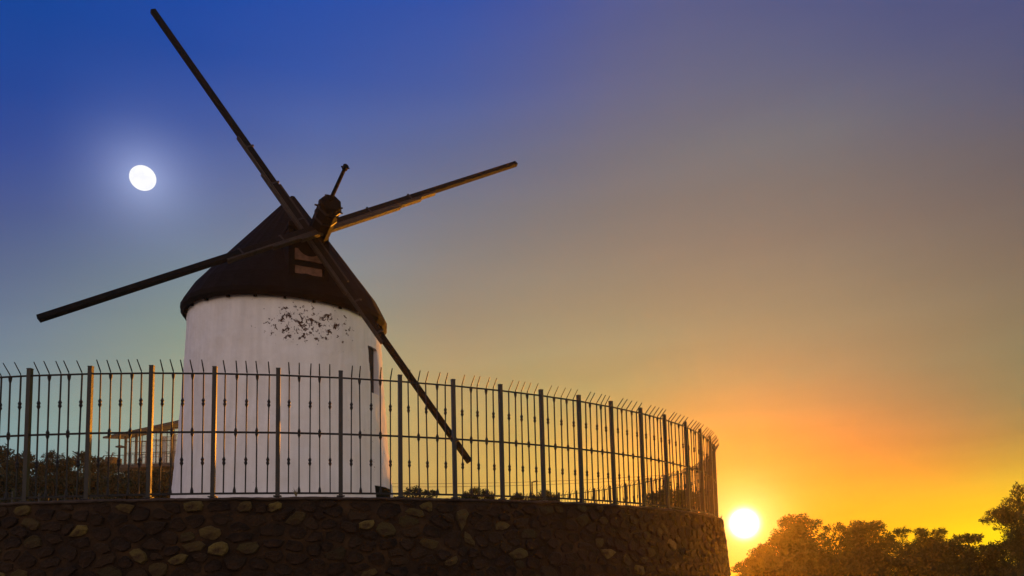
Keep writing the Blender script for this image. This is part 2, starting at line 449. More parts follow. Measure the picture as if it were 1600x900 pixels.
for k, (c, poly) in enumerate(cells):
    c2, ring = rounded(poly, c, r2.uniform(.002, .010), r2, 11)
    V, F, T = stone_geo(c2, ring, r2)
    if k < 300:
        o = Vector(cyl(c2[0]/RF, rout(c2[1]), c2[1]))-Vector((WX, WY, 0))
        ob = mesh_obj('stone', [tuple(Vector(L(v))-o) for v in V], F, M_stone, wall, False, T); ob.location = o
    else: addstuff(V, F, T)
for (s0, s1, z0, z1) in ((S0, S1, 0, 1.50), (S1, S0+2*math.pi*RF, 0, ZT-.055)):
    for c, poly in stone_cells(s0, s1, z0, z1, .42, .21, r2):
        c2, ring = rounded(poly, c, .012, r2, 8); addstuff(*stone_geo(c2, ring, r2))
o = mesh_obj('stonework', sv, sf, M_stone, wall, False, st_); o['kind'] = 'stuff'
# earth inside the wall
bm = MB(); n = 96
bm.add([L(cyl(2*math.pi*i/n, RI+.05, ZI)) for i in range(n)]+[(0, 0, ZI+.02)], [(i, (i+1) % n, n) for i in range(n)])
te = bm.build('terrace_ground', M_terr); te.location = (WX, WY, 0); te['kind'] = 'structure'

# ================================================================== fence
HF = 1.9
near = [-0.0396, 0.04, 0.1169, 0.1957, 0.2762, 0.3572, 0.4383, 0.5183, 0.5946, 0.6685, 0.7456, 0.8231, 0.9058, 0.9889, 1.0835, 1.179, 1.2809, 1.395, 1.507]
farp = [1.6174, 1.6984, 1.7917, 1.8766, 1.9636, 2.046, 2.1141, 2.1897, 2.267, 2.3449, 2.427, 2.5062]
ang = near+farp
rest = 2*math.pi-(ang[-1]-ang[0]); nrst = round(rest/.0793)
ang += [ang[-1]+rest*k/nrst for k in range(1, nrst)]
fence = empty('iron_fence', (WX, WY, ZT), 'dark iron fence with outward bent spikes standing on the round stone wall', 'fence')
pm = MB(); pm.box((0, 0, HF/2-.02), (.058, .058, HF+.04)); pm.box((0, 0, HF+.003), (.064, .064, .012)); pm.box((0, 0, .012), (.11, .11, .016))
post0 = pm.build('post', M_post, fence)
def baluster_mesh(kind):
    b = MB(); w = .017
    zt = .948*HF
    b.box((0, 0, (.03*HF+zt)/2), (w, w, zt-.03*HF))
    # bent spike outward (local -Y is outward)
    p0 = Vector((0, 0, zt)); p1 = Vector((0, -.012, zt+.03)); p2 = Vector((0, -.14, zt+.165))
    b.tube([p0, p1, p2], [w*.6, w*.6, w*.45], 4)
    def knuckle(z, r, h):
        b.tube([(0, 0, z-h/2), (0, 0, z-h*.28), (0, 0, z-h*.2), (0, 0, z-h*.06), (0, 0, z+h*.06), (0, 0, z+h*.2), (0, 0, z+h*.28), (0, 0, z+h/2)],
               [w*.6, r*.8, r, r*.72, r*.72, r, r*.8, w*.6], 6)
    if kind == 0: knuckle(.725*HF, .026, .13); knuckle(.275*HF, .026, .13)
    else:
        b.tube([(0, 0, zt-.1), (0, 0, zt-.05), (0, 0, zt-.012)], [w*.6, .022, .025], 6)
        knuckle(.497*HF, .025, .14)
        b.tube([(0, 0, .03*HF+.1), (0, 0, .03*HF+.05), (0, 0, .03*HF)], [w*.6, .022, .025], 6)
    return b
bA = baluster_mesh(0).build('baluster', M_iron); bB = baluster_mesh(1).build('baluster', M_iron)
meA, meB = bA.data, bB.data
bpy.data.objects.remove(bA); bpy.data.objects.remove(bB)
rm = MB(); rm.box((0, 0, 0), (1, .022, .022)); rl = rm.build('rail', M_iron); meR = rl.data; bpy.data.objects.remove(rl)
rm = MB(); rm.box((0, 0, 0), (1, .016, .028)); rl = rm.build('rail', M_iron); meR2 = rl.data; bpy.data.objects.remove(rl)
fr = random.Random(3)
npost = len(ang); cnt = 0; rest_mb = MB()
for i, a in enumerate(ang):
    p = post0 if i == 0 else link_mesh('post', post0.data, fence)
    p.location = (RF*math.sin(a), -RF*math.cos(a), fr.uniform(-.004, .004)); p.rotation_euler = (fr.uniform(-.006, .006), fr.uniform(-.006, .006), a)
    a2 = ang[(i+1) % npost]+(2*math.pi if i == npost-1 else 0)
    A = Vector((RF*math.sin(a), -RF*math.cos(a), 0)); B = Vector((RF*math.sin(a2), -RF*math.cos(a2), 0))
    d = (B-A); Ln = d.length; th = math.atan2(d.y, d.x)
    for zz, me in ((.948*HF, meR), (.497*HF, meR2), (.03*HF, meR2)):
        r = link_mesh('rail', me, fence); r.location = (A+B)/2+Vector((0, 0, zz)); r.rotation_euler = (0, 0, th); r.scale = (Ln-.056, 1, 1)
    for k in range(1, 6):
        q = A+d*((.085*Ln+(k-1)/4*.83*Ln)/Ln if False else k/6+fr.uniform(-.006, .006))
        z = fr.uniform(-.006, .006); kd = meA if k % 2 == 1 else meB
        vis = (i < len(near)+len(farp)+12) or i >= npost-8
        if vis and cnt < 300:
            b = link_mesh('baluster', kd, fence); b.location = q+Vector((0, 0, 0)); b.rotation_euler = (fr.uniform(-.008, .008), fr.uniform(-.01, .01), th+fr.uniform(-.06, .06)); cnt += 1
        else:
            Mx = Matrix.Translation(q) @ Matrix.Rotation(th, 4, 'Z')
            rest_mb.add([Mx @ v.co for v in kd.vertices], [tuple(pl.vertices) for pl in kd.polygons])
if rest_mb.v:
    o = rest_mb.build('baluster_row', M_iron, fence); o['kind'] = 'stuff'
print('balusters', cnt, 'posts', npost)

# small dry weeds rooted in the coping
wr = random.Random(21)
for k, (a, lab) in enumerate(((1.36, 'small dry weed on the wall top at its right end beside the sun'), (.63, 'small dry weed on the wall top behind the tip of the lowest sail'), (.30, 'small dry weed on the wall top in front of the white tower'))):
    b = MB()
    for q in range(26):
        t = wr.uniform(0, 6.28); l = wr.uniform(.05, .15); dx, dy = math.cos(t)*l*.6, math.sin(t)*l*.6
        p1 = Vector((dx*.4, dy*.4, l*.6)); p2 = Vector((dx, dy, l*wr.uniform(.8, 1.2))); w = Vector((-math.sin(t), math.cos(t), 0))*.004
        b.add([-w, w, p1+w*.8, p1-w*.8, p2], [(0, 1, 2, 3), (3, 2, 4)])
    o = b.build('weed', M_dry); o.location = cyl(a, RO_T-.03, ZT-.02); tag(o, lab, 'weed', 'weeds on the wall top')

# ================================================================== windmill
TX, TY = -7.80, 21.5
mill = empty('windmill', (TX, TY, ZI), 'old white round windmill with black conical roof and bare sail stocks', 'windmill')
def LM(v): return (v[0]-TX, v[1]-TY, v[2]-ZI)
ZW = 8.62
def rt(z): return float(np.interp(z, [2.0, 3.0, 3.95, 5.2, 6.2, 7.4, 8.2, 8.7], [2.92, 2.80, 2.71, 2.60, 2.53, 2.46, 2.43, 2.42]))
WA0, WA1, WZ0, WZ1 = math.radians(73.5), math.radians(85.0), 6.48, 7.72     # slit window
DA0, DA1, DZ0, DZ1 = math.radians(70.5), math.radians(93), ZI, 4.05       # low doorway
def tw(a, z, dr=0):
    r = rt(z)+dr
    p = Vector((a*2.2, z*.8, 0))
    if dr == 0: r += .022*mnoise.noise(p*1.3)+.015*mnoise.noise(p*4)+.012*mnoise.noise(p*11)+.012*max(0, math.sin(a-.6))*mnoise.noise(Vector((a*14, z*7, 5)))
    return (r*math.sin(a), -r*math.cos(a), z-ZI)
aa = sorted(set([math.radians(1.0*i) for i in range(360)]+[WA0, WA1, DA0, DA1]))
zz = sorted(set([ZI+(ZW-ZI)*i/90 for i in range(91)]+[WZ0, WZ1, DZ1]))
def drop_close(l, keep, eps):
    return [v for v in l if v in keep or all(abs(v-k) > eps for k in keep)]
aa = drop_close(aa, (WA0, WA1, DA0, DA1), .008); zz = drop_close(zz, (WZ0, WZ1, DZ1), .03)
vs = []; fl = []; fs = []
mvis = math.radians(20.4)
for a in aa:
    for z in zz:
        vs.append(tw(a, z))
        # flaked area: right of the middle, high up
        da = (a-math.radians(31))/math.radians(30); dz = (z-7.88)/.56
        fl.append(math.exp(-(da*da+dz*dz)**1.5)+.35*math.exp(-(((a-math.radians(80))/.3)**2+((z-5.0)/2.5)**2)))
nz = len(zz)
for i in range(len(aa)):
    j = (i+1) % len(aa); am = aa[i]+.001
    for k in range(nz-1):
        zm = zz[k]+.001
        if WA0 <= am < WA1 and WZ0 <= zm < WZ1: continue
        if DA0 <= am < DA1 and zm < DZ1: continue
        fs.append((i*nz+k, j*nz+k, j*nz+k+1, i*nz+k+1))
# reveals
def reveal(a0, a1, z0, z1, dep, bottom=True):
    ai = [a for a in aa if a0 <= a <= a1]; zi = [z for z in zz if z0 <= z <= z1]
    loop = [(a, z0) for a in ai]+[(a1, z) for z in zi[1:]]+[(a, z1) for a in reversed(ai[:-1])]+[(a0, z) for z in reversed(zi[1:-1])]
    b = len(vs)
    for a, z in loop: vs.append(tw(a, z)); fl.append(0)
    for a, z in loop:
        am_ = (a0+a1)/2; vs.append(tw(am_+(a-am_)*.86, z, -dep)); fl.append(0)
    n = len(loop)
    for i in range(n): fs.append((b+i, b+(i+1) % n, b+n+(i+1) % n, b+n+i))
reveal(WA0, WA1, WZ0, WZ1, .34); reveal(DA0, DA1, DZ0, DZ1, .5)
tower = mesh_obj('tower', vs, fs, M_white, mill, True); finish(tower)
at = tower.data.attributes.new('flake', 'FLOAT', 'POINT'); at.data.foreach_set('value', np.array(fl, np.float32))
# window board, door lintel and door
def patch(name, a0, a1, z0, z1, dr, th, mat, n=6):
    b = MB(); V = []
    for rr in (dr, dr-th):
        for z in (z0, z1):
            for i in range(n+1):
                a = a0+(a1-a0)*i/n; r = rt((z0+z1)/2)+rr; V.append((r*math.sin(a), -r*math.cos(a), z-ZI))
    m = n+1; F = []
    for i in range(n): F += [(i, i+1, m+i+1, m+i), (2*m+i, 3*m+i, 3*m+i+1, 2*m+i+1), (m+i, m+i+1, 3*m+i+1, 3*m+i), (i, 2*m+i, 2*m+i+1, i+1)]
    F += [(0, m, 3*m, 2*m), (n, 2*m+n, 3*m+n, m+n)]
    b.add(V, F); return finish(b.build(name, mat, mill))
M_shut = material('grey_blue_board', (.022, .018, .024), .8, .3, 8, .4, 30)
patch('shutter', WA0+.02, WA1-.02, WZ0-.02, WZ1+.02, -.10, .05, M_shut)
patch('lintel', DA0-.01, DA1+.01, DZ1-.30, DZ1-.01, -.02, .3, M_beam)
patch('door', DA0+.01, DA0+math.radians(12.5), ZI+.02, DZ1-.30, -.14, .05, M_beam)
patch('back_board', DA0+.02, DA1-.02, ZI-.1, DZ1+.1, -.46, .05, M_white)
# conical roof on its own tilt
def build_roof():
    n = 72; V = []; F = []
    prof = [(2.38, 8.60), (2.52, 8.50), (2.585, 8.60), (2.58, 8.72), (2.42, 9.02), (2.32, 9.20)]
    N_up = 14
    for k in range(1, N_up+1):
        t = k/N_up; prof.append((2.32*(1-t)+.04*t, 9.20+(12.13-9.20)*t))
    for i in range(n):
        a = 2*math.pi*i/n
        for k, (r, z) in enumerate(prof):
            rr = r*(1+.006*mnoise.noise(Vector((a*3, z*2, 0))))
            if k >= 1: rr += (.012 if i % 2 == 0 else -.004)
            zz_ = z+(0.018*mnoise.noise(Vector((a*9, 4, 0))) if k <= 3 else 0)
            V.append((rr*math.sin(a), -rr*math.cos(a), zz_-ZI))
    m = len(prof)
    for i in range(n):
        j = (i+1) % n
        for k in range(m-1): F.append((i*m+k, j*m+k, j*m+k+1, i*m+k+1))
    F.append(tuple(i*m+m-1 for i in range(n)))
    o = mesh_obj('roof', V, F, M_roof, mill); return finish(o)
roof = build_roof()
TILT = math.radians(2.0)
piv = Vector((0, 0, 8.6-ZI))
Rm = Matrix.Translation(piv) @ Matrix.Rotation(TILT, 4, 'Y') @ Matrix.Translation(-piv)
roof.data.transform(Rm)
# rafter tails under the eave
for i in range(23):
    a = 2*math.pi*i/23+.05
    b = MB(); d = Vector((math.sin(a), -math.cos(a), 0))
    b.beam(d*2.27+Vector((0, 0, 8.56-ZI)), d*2.50+Vector((0, 0, 8.49-ZI)), .06, .06, ch=.008)
    o = b.build('rafter_tail', M_roof, roof); o.data.transform(Rm)
# windshaft direction and sail stocks
nS = Vector((0.51447, -0.82713, 0.22624)).normalized()
hub = Vector((-6.314, 19.499, 8.617+EYE))
hl = Vector(LM(hub))
hz = Vector((nS.x, nS.y, 0)).normalized(); sx_ = Vector((-hz.y, hz.x, 0))   # sideways
# dormer
dm = MB()
ax = Vector((0, 0, 0))
def DF(f, s, z): return hz*f+sx_*s+Vector((0, 0, z-ZI))
# front jambs, sill, mid rail, head
F0 = 2.30
M3 = Matrix((( sx_.x, hz.x, 0), (sx_.y, hz.y, 0), (0, 0, 1)))
def dbox(mb, f, s, z, df, ds, dz): mb.box(DF(f, s, z), (ds, df, dz), M3)
for s in (-.42, .42): dbox(dm, F0-.35, s, 9.62, .8, .12, 1.25)
dbox(dm, F0-.02, 0, 9.40, .12, .72, .11); dbox(dm, F0-.1, 0, 9.02, .4, .72, .2); dbox(dm, F0-.25, 0, 10.34, .7, .98, .12)
dbox(dm, F0-.2, 0, 9.7, .05, .72, 1.2)
dorm = dm.build('dormer', M_roof, mill)
pb = MB()   # upper board with a round dip for the shaft
ndip = 10; V = []; F = []
for f in (F0+.025, F0-.03):
    top = []
    for i in range(ndip+1):
        s = -.32+.64*i/ndip; zt_ = 9.78-(.16*math.sqrt(max(0, 1-((s-.02)/.24)**2)) if abs(s-.02) < .24 else 0)
        top.append((s, zt_))
    for s, z in top: V.append(DF(f, s, z))
    for s, z in top: V.append(DF(f, s, 9.50))
m = ndip+1
for i in range(ndip):
    F += [(i, i+1, m+i+1, m+i), (2*m+i, 3*m+i, 3*m+i+1, 2*m+i+1), (i, 2*m+i, 2*m+i+1, i+1), (m+i, m+i+1, 3*m+i+1, 3*m+i)]
pb.add(V, F); finish(pb.build('upper_board', M_red, dorm))
pb = MB(); dbox(pb, F0, 0, 9.24, .05, .64, .22); pb.build('lower_board', M_red, dorm)
# windshaft: octagonal, with iron straps, wedges and a thin spar at its end
sh = MB()
def shaft_section(t, r, tw_=0):
    x = nS.cross(Vector((0, 0, 1))).normalized(); y = x.cross(nS)
    return [hl+nS*t+(x*math.cos(math.pi/8+k*math.pi/4+tw_)+y*math.sin(math.pi/8+k*math.pi/4+tw_))*r for k in range(8)]
secs = [shaft_section(-1.6, .25), shaft_section(-.3, .26), shaft_section(.9, .265), shaft_section(1.18, .24), shaft_section(1.22, .2)]
V = [p for s in secs for p in s]; F = []
for i in range(len(secs)-1):
    for k in range(8): F.append((i*8+k, i*8+(k+1) % 8, (i+1)*8+(k+1) % 8, (i+1)*8+k))
F += [tuple(range(8)), tuple(range(len(V)-8, len(V)))]
sh.add(V, F); shaft = finish(sh.build('windshaft', M_roof, mill))
for t in (.62, 1.0):
    b = MB(); s1, s2 = shaft_section(t, .278), shaft_section(t+.07, .278)
    b.add(s1+s2, [(k, (k+1) % 8, 8+(k+1) % 8, 8+k) for k in range(8)]+[tuple(range(8)), tuple(range(8, 16))]); finish(b.build('strap', M_iron, shaft))
r5 = random.Random(5)
for k in range(9):
    a = r5.uniform(0, 6.28); x = nS.cross(Vector((0, 0, 1))).normalized(); y = x.cross(nS)
    rd = x*math.cos(a)+y*math.sin(a); t = r5.uniform(.9, 1.2); b = MB()
    b.beam(hl+nS*t+rd*.2, hl+nS*(t+r5.uniform(-.03, .08))+rd*r5.uniform(.29, .34), .045, .04, nS if abs(rd.z) > .9 else Vector((0, 0, 1)), .03, .03)
    b.build('wedge', M_beam, shaft)
b = MB(); x = nS.cross(Vector((0, 0, 1))).normalized(); y = x.cross(nS)
e0 = hl+nS*1.1+x*.03+y*.06; e1 = hl+nS*2.52+x*.03
b.tube([e0, e0.lerp(e1, .5), e1], [.05, .045, .04], 8); b.tube([e1-nS*.1, e1], [.065, .065], 8); b.tube([e1-nS*.05-x*.09, e1-nS*.05+x*.09], [.018, .018], 6)
b.build('spar', M_beam, shaft)
# sail stocks: (end a, end b, width, inner widths)
def wv(x, y, z): return Vector(LM((x, y, z)))
A1, A3, A2, A4 = wv(-10.057, 18.621, 15.518), wv(-2.795, 20.122, 4.492), wv(-10.557, 15.675, 6.945), wv(-1.704, 23.017, 13.658)
def stock(a, b, w, h, side, tw_=0):
    d = (b-a).normalized(); up_ = Matrix.Rotation(tw_, 3, d) @ nS; dn = nS.cross(d).normalized()*side   # in-plane perpendicular, towards the doubled side
    m = MB(); mid = (a+b)/2
    m.beam(a, mid, w, h, up_, w*1.15, h*1.05, ch=.008); m.beam(mid, b, w*1.15, h*1.05, up_, w, h, ch=.008)
    return finish(m.build('sail_stock', M_beam, mill)), d, dn
def clamp(par, a, b, d, dn, t0, t1, off, w, h, tw_=0):
    Ln = (b-a).length; m = MB(); up_ = Matrix.Rotation(tw_, 3, d) @ nS
    m.beam(a+d*Ln*t0+dn*off, a+d*Ln*t1+dn*off, w, h, up_, ch=.006)
    return finish(m.build('clamp_beam', M_clamp, par))
TW2 = math.radians(-12)
def bolts(par, a, d, dn, Ln, ts, w):
    for t in ts:
        m = MB(); c = a+d*Ln*t; m.box(c, (w, .04, .15), Matrix((( dn.x, d.x, nS.x), (dn.y, d.y, nS.y), (dn.z, d.z, nS.z)))); m.build('iron_band', M_iron, par)
s1, d1, n1 = stock(A1, A3, .125, .13, 1)
n1 = n1 if n1.x < 0 else -n1
L1 = (A3-A1).length
clamp(s1, A1, A3, d1, n1, .275, .73, .096, .045, .12); clamp(s1, A1, A3, d1, n1, .355, .62, .138, .04, .11); clamp(s1, A1, A3, d1, -n1, .385, .60, .094, .045, .12)
bolts(s1, A1, d1, n1, L1, (.3, .38, .46, .64, .71), .215)
s2, d2, n2 = stock(A2, A4, .125, .125, 1, TW2)
n2 = n2 if n2.z < 0 else -n2
n2 = Matrix.Rotation(TW2, 3, d2) @ n2
L2 = (A4-A2).length
clamp(s2, A2, A4, d2, n2, .30, .76, .096, .05, .125, TW2); clamp(s2, A2, A4, d2, n2, .385, .72, .146, .045, .12, TW2); clamp(s2, A2, A4, d2, n2, .44, .665, .19, .04, .115, TW2)
bolts(s2, A2, d2, n2, L2, (.33, .41, .6, .7), .22)

# ================================================================== vegetation
def leaf_cloud(centres, n, size, rnd, flat=.55, up=0.0):
    """centres: (x, y, z, rx, ry, rz).  Returns verts, faces of many small leaf quads."""
    C = np.array(centres, float); vol = C[:, 3]*C[:, 4]*C[:, 5]; w = vol**.8; w /= w.sum()
    idx = rnd.choice(len(C), n, p=w); c = C[idx]
    d = rnd.normal(size=(n, 3)); d /= np.linalg.norm(d, axis=1)[:, None]
    r = np.clip(rnd.uniform(.0, 1, n)**.42*(1+rnd.normal(0, .09, n)), 0, 1.3)
    p = c[:, :3]+d*c[:, 3:6]*r[:, None]
    a = rnd.normal(size=(n, 3)); a[:, 2] += up; a += d*.6; a /= np.linalg.norm(a, axis=1)[:, None]
    b = np.cross(a, rnd.normal(size=(n, 3))); b /= np.linalg.norm(b, axis=1)[:, None]
    s = size*rnd.uniform(.6, 1.35, n)[:, None]
    V = np.stack([p-a*s*.9, p+b*s*flat*.5, p+a*s*.9, p-b*s*flat*.5], 1).reshape(-1, 3)
    F = np.arange(4*n).reshape(-1, 4)
    return V, F
def fast_mesh(name, V, F, mat, parent=None):
    me = bpy.data.meshes.new(name); me.vertices.add(len(V)); me.vertices.foreach_set('co', V.astype(np.float32).ravel())
    me.loops.add(F.size); me.polygons.add(len(F)); me.loops.foreach_set('vertex_index', F.astype(np.int32).ravel())
    me.polygons.foreach_set('loop_start', np.arange(len(F), dtype=np.int32)*4); me.polygons.foreach_set('loop_total', np.full(len(F), 4, np.int32))
    me.update(); me.validate(); me.materials.append(mat)
    o = bpy.data.objects.new(name, me); COL.objects.link(o)
    if parent: o.parent = parent
    return o
def plant(name, cat, label, base, lobes, nleaf, lsize, seed, group, mat=None, stems=4, trunk_r=.12, flat=.55, sub=7, up=0.0, crown='crown'):
    """lobes in metres relative to the base: (x, y, z, rx, ry, rz)"""
    rn = np.random.default_rng(seed); rr = random.Random(seed)
    root = empty(name, base, label, cat, group)
    cl = []
    for (x, y, z, rx, ry, rz) in lobes:
        cl.append((x, y, z, rx*.72, ry*.72, rz*.72))
        for k in range(sub):
            d = rn.normal(size=3); d /= np.linalg.norm(d); d[2] = abs(d[2])*.9-.15
            q = rn.uniform(.24, .42); cl.append((x+d[0]*rx*.75, y+d[1]*ry*.75, z+d[2]*rz*.75, rx*q, ry*q, rz*q))
    V, F = leaf_cloud(cl, nleaf, lsize, rn, flat, up)
    V[:, 2] = np.maximum(V[:, 2], .02)
    fast_mesh(crown, V, F, mat or M_leaf, root)
    m = MB(); top = max(l[2] for l in lobes)
    lz = min(l[2]-l[5]*.6 for l in lobes); tz = max(.15, lz)
    m.tube([(0, 0, -.3), (rr.uniform(-.05, .05), 0, tz*.5), (0, rr.uniform(-.08, .08), tz)], [trunk_r*1.3, trunk_r, trunk_r*.85], 7)
    for (x, y, z, rx, ry, rz) in cl[1:1+stems*2]:
        mid = Vector((x*.45+rr.uniform(-.1, .1), y*.45, tz+(z-tz)*.5))
        m.tube([(0, 0, tz*.9), mid, (x, y, z)], [trunk_r*.5, trunk_r*.25, trunk_r*.06], 5)
    m.build('trunk', M_bark, root)
    return root
def gz(x, y): return hill(x, y)-.05
f_px = 1291.4
def view_ray(px, py):   # direction seen at a pixel of the 1600 x 900 photograph
    dx, dy = px-913.17, -(py-766.05)
    u, v = (dx*cr-dy*sr)/f_px, (dx*sr+dy*cr)/f_px
    return Vector((u, cp-v*sp, sp+v*cp))
def place(px, depth, py=800):
    d = view_ray(px, py); return d.x/d.y*depth, depth
def ztop(py, depth, px):
    d = view_ray(px, py); return EYE+d.z/d.y*depth
#VEGETATION
VEG = []
TREES_L = 'trees on the slope left of the mill'
def tree_at(name, cat, label, px, py, hw, depth, group, base_z=None, lobes=None, dens=1.0, lsize=.14, seed=1, mat=None, flat=.55, up=0, asp=.85, sub=7, fillw=1.0):
    x, y = place(px, depth, py); s = f_px/depth; w = hw/s
    bz = gz(x, y) if base_z is None else base_z
    zt = ztop(py, depth, px)-bz
    Ls = []
    for (lx, lz, lw, lh) in (lobes or [(0, 0, 1, 1)]):     # in units of half width; lz measured down from the top
        rx = w*lw; rz = w*lh*asp; lz = lz*.5 if lz >= .6 else lz; Ls.append((lx*w, 0, zt-lz*w-rz, rx, rx*.9, rz))
    zlow = min(l[2] for l in Ls); wl = max(l[3] for l in Ls)*fillw
    while zlow > .55*wl:
        zlow -= wl*.55; zlow_ = max(zlow, .4*wl); Ls.append((0, 0, zlow_, wl, wl*.9, wl*.8))
        if zlow < .4*wl: break
    area = sum(4*l[3]*l[5] for l in Ls)
    n = int(dens*area*2.9/(lsize*lsize*flat))
    n = max(700, min(n, 32000))
    return plant(name, cat, label, (x, y, bz), Ls, n, lsize, seed, group, mat, flat=flat, up=up, sub=sub, trunk_r=max(.05, min(.16, zt*.02)))
T = tree_at
# slope on the left
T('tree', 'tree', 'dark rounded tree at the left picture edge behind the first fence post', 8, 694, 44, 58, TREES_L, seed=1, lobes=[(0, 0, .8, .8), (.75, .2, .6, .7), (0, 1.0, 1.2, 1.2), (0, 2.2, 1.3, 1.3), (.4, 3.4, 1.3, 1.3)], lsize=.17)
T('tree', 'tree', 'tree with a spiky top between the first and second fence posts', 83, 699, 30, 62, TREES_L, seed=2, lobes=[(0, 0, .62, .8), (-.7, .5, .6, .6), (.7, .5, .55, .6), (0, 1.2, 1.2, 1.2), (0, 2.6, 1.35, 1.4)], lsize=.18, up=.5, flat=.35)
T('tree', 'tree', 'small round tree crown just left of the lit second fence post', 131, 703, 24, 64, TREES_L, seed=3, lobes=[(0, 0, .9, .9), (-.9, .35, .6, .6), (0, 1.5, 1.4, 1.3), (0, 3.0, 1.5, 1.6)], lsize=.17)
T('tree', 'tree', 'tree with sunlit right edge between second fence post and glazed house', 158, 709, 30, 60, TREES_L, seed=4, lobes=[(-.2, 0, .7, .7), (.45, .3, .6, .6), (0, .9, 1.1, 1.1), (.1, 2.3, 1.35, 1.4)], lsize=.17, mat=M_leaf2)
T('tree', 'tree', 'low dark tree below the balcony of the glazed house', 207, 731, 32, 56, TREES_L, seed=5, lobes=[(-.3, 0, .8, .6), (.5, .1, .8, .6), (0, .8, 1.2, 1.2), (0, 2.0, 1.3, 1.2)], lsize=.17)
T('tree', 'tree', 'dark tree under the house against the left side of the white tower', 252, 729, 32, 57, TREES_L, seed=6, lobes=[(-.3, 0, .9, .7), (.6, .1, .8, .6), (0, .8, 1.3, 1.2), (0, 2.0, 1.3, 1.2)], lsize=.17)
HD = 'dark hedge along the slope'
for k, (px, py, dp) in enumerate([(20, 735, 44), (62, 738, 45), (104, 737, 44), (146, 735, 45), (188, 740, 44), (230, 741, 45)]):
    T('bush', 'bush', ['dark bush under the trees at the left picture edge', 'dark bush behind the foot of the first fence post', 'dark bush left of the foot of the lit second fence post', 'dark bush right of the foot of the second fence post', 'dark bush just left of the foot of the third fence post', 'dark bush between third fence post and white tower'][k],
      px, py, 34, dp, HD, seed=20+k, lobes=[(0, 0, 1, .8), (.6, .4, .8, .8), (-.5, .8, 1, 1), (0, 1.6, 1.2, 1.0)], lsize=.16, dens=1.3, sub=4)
# bushes on the terrace behind the fence
BU = 'bushes on the terrace behind the fence'
B_ = lambda label, px, py, hw, dp, seed, lobes, **k: T('bush', 'bush', label, px, py, hw, dp, BU, base_z=ZI, seed=seed, lobes=lobes, **k)
B_('low spreading bush at the right foot of the white tower', 652, 757, 38, 28, 31, [(-.2, 0, .5, .45), (.5, .15, .45, .4), (-.75, .35, .5, .4), (0, .6, 1.0, .7), (0, 1.3, 1.0, .7)], lsize=.075, flat=.5, asp=.8)
B_('bush with fine upright twigs behind the sail tip', 747, 758, 29, 28, 32, [(0, 0, .6, .5), (-.5, .3, .6, .5), (.5, .2, .5, .5), (0, .8, 1.1, .9)], lsize=.08, flat=.25, up=.7)
B_('small low bush left of the street lamp', 808, 767, 16, 29, 33, [(0, 0, .8, .8), (.2, .8, 1.2, 1)], lsize=.07, flat=.3, up=.5)
B_('round bush right of the street lamp', 850, 762, 26, 29, 34, [(0, 0, .6, .6), (-.5, .3, .6, .6), (.5, .35, .6, .5), (0, .8, 1.15, 1)], lsize=.08, flat=.3, up=.4)
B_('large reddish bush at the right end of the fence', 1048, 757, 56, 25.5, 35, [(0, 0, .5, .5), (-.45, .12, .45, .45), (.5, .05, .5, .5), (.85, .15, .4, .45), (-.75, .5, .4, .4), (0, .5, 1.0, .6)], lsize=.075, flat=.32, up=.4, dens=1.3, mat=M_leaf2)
# trees beyond the wall on the right
TR = 'trees below the sunset on the right'
R_ = lambda name, label, px, py, hw, dp, seed, lobes, **k: T(name, name, label, px, py, hw, dp, TR, seed=seed, lobes=lobes, **k)
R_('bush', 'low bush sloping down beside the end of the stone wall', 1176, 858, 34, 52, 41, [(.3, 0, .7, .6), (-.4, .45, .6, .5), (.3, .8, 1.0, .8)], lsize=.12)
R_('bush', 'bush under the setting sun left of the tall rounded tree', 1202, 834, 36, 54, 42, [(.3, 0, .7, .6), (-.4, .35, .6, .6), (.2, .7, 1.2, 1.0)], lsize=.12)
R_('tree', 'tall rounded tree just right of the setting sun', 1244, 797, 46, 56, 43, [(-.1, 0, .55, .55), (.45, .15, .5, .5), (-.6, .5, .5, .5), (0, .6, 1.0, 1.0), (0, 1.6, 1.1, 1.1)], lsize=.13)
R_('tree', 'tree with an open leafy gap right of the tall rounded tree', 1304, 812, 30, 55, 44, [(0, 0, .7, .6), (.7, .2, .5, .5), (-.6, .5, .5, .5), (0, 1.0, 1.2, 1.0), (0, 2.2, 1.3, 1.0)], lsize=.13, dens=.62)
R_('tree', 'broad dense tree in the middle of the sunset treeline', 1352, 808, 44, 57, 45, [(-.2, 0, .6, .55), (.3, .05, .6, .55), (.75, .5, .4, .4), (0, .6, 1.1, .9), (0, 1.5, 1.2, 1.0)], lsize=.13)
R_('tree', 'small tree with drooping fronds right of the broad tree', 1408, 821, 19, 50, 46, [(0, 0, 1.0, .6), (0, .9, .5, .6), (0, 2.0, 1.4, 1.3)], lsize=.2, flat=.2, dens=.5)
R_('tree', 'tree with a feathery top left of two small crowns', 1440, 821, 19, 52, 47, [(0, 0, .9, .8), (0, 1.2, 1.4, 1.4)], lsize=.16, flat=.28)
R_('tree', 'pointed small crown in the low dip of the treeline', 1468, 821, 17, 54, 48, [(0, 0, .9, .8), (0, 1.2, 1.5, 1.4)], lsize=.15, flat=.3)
R_('tree', 'low wide crown left of the big olive tree', 1506, 830, 30, 52, 49, [(-.4, .1, .6, .5), (.4, 0, .7, .5), (0, .5, 1.2, 1.0)], lsize=.14)
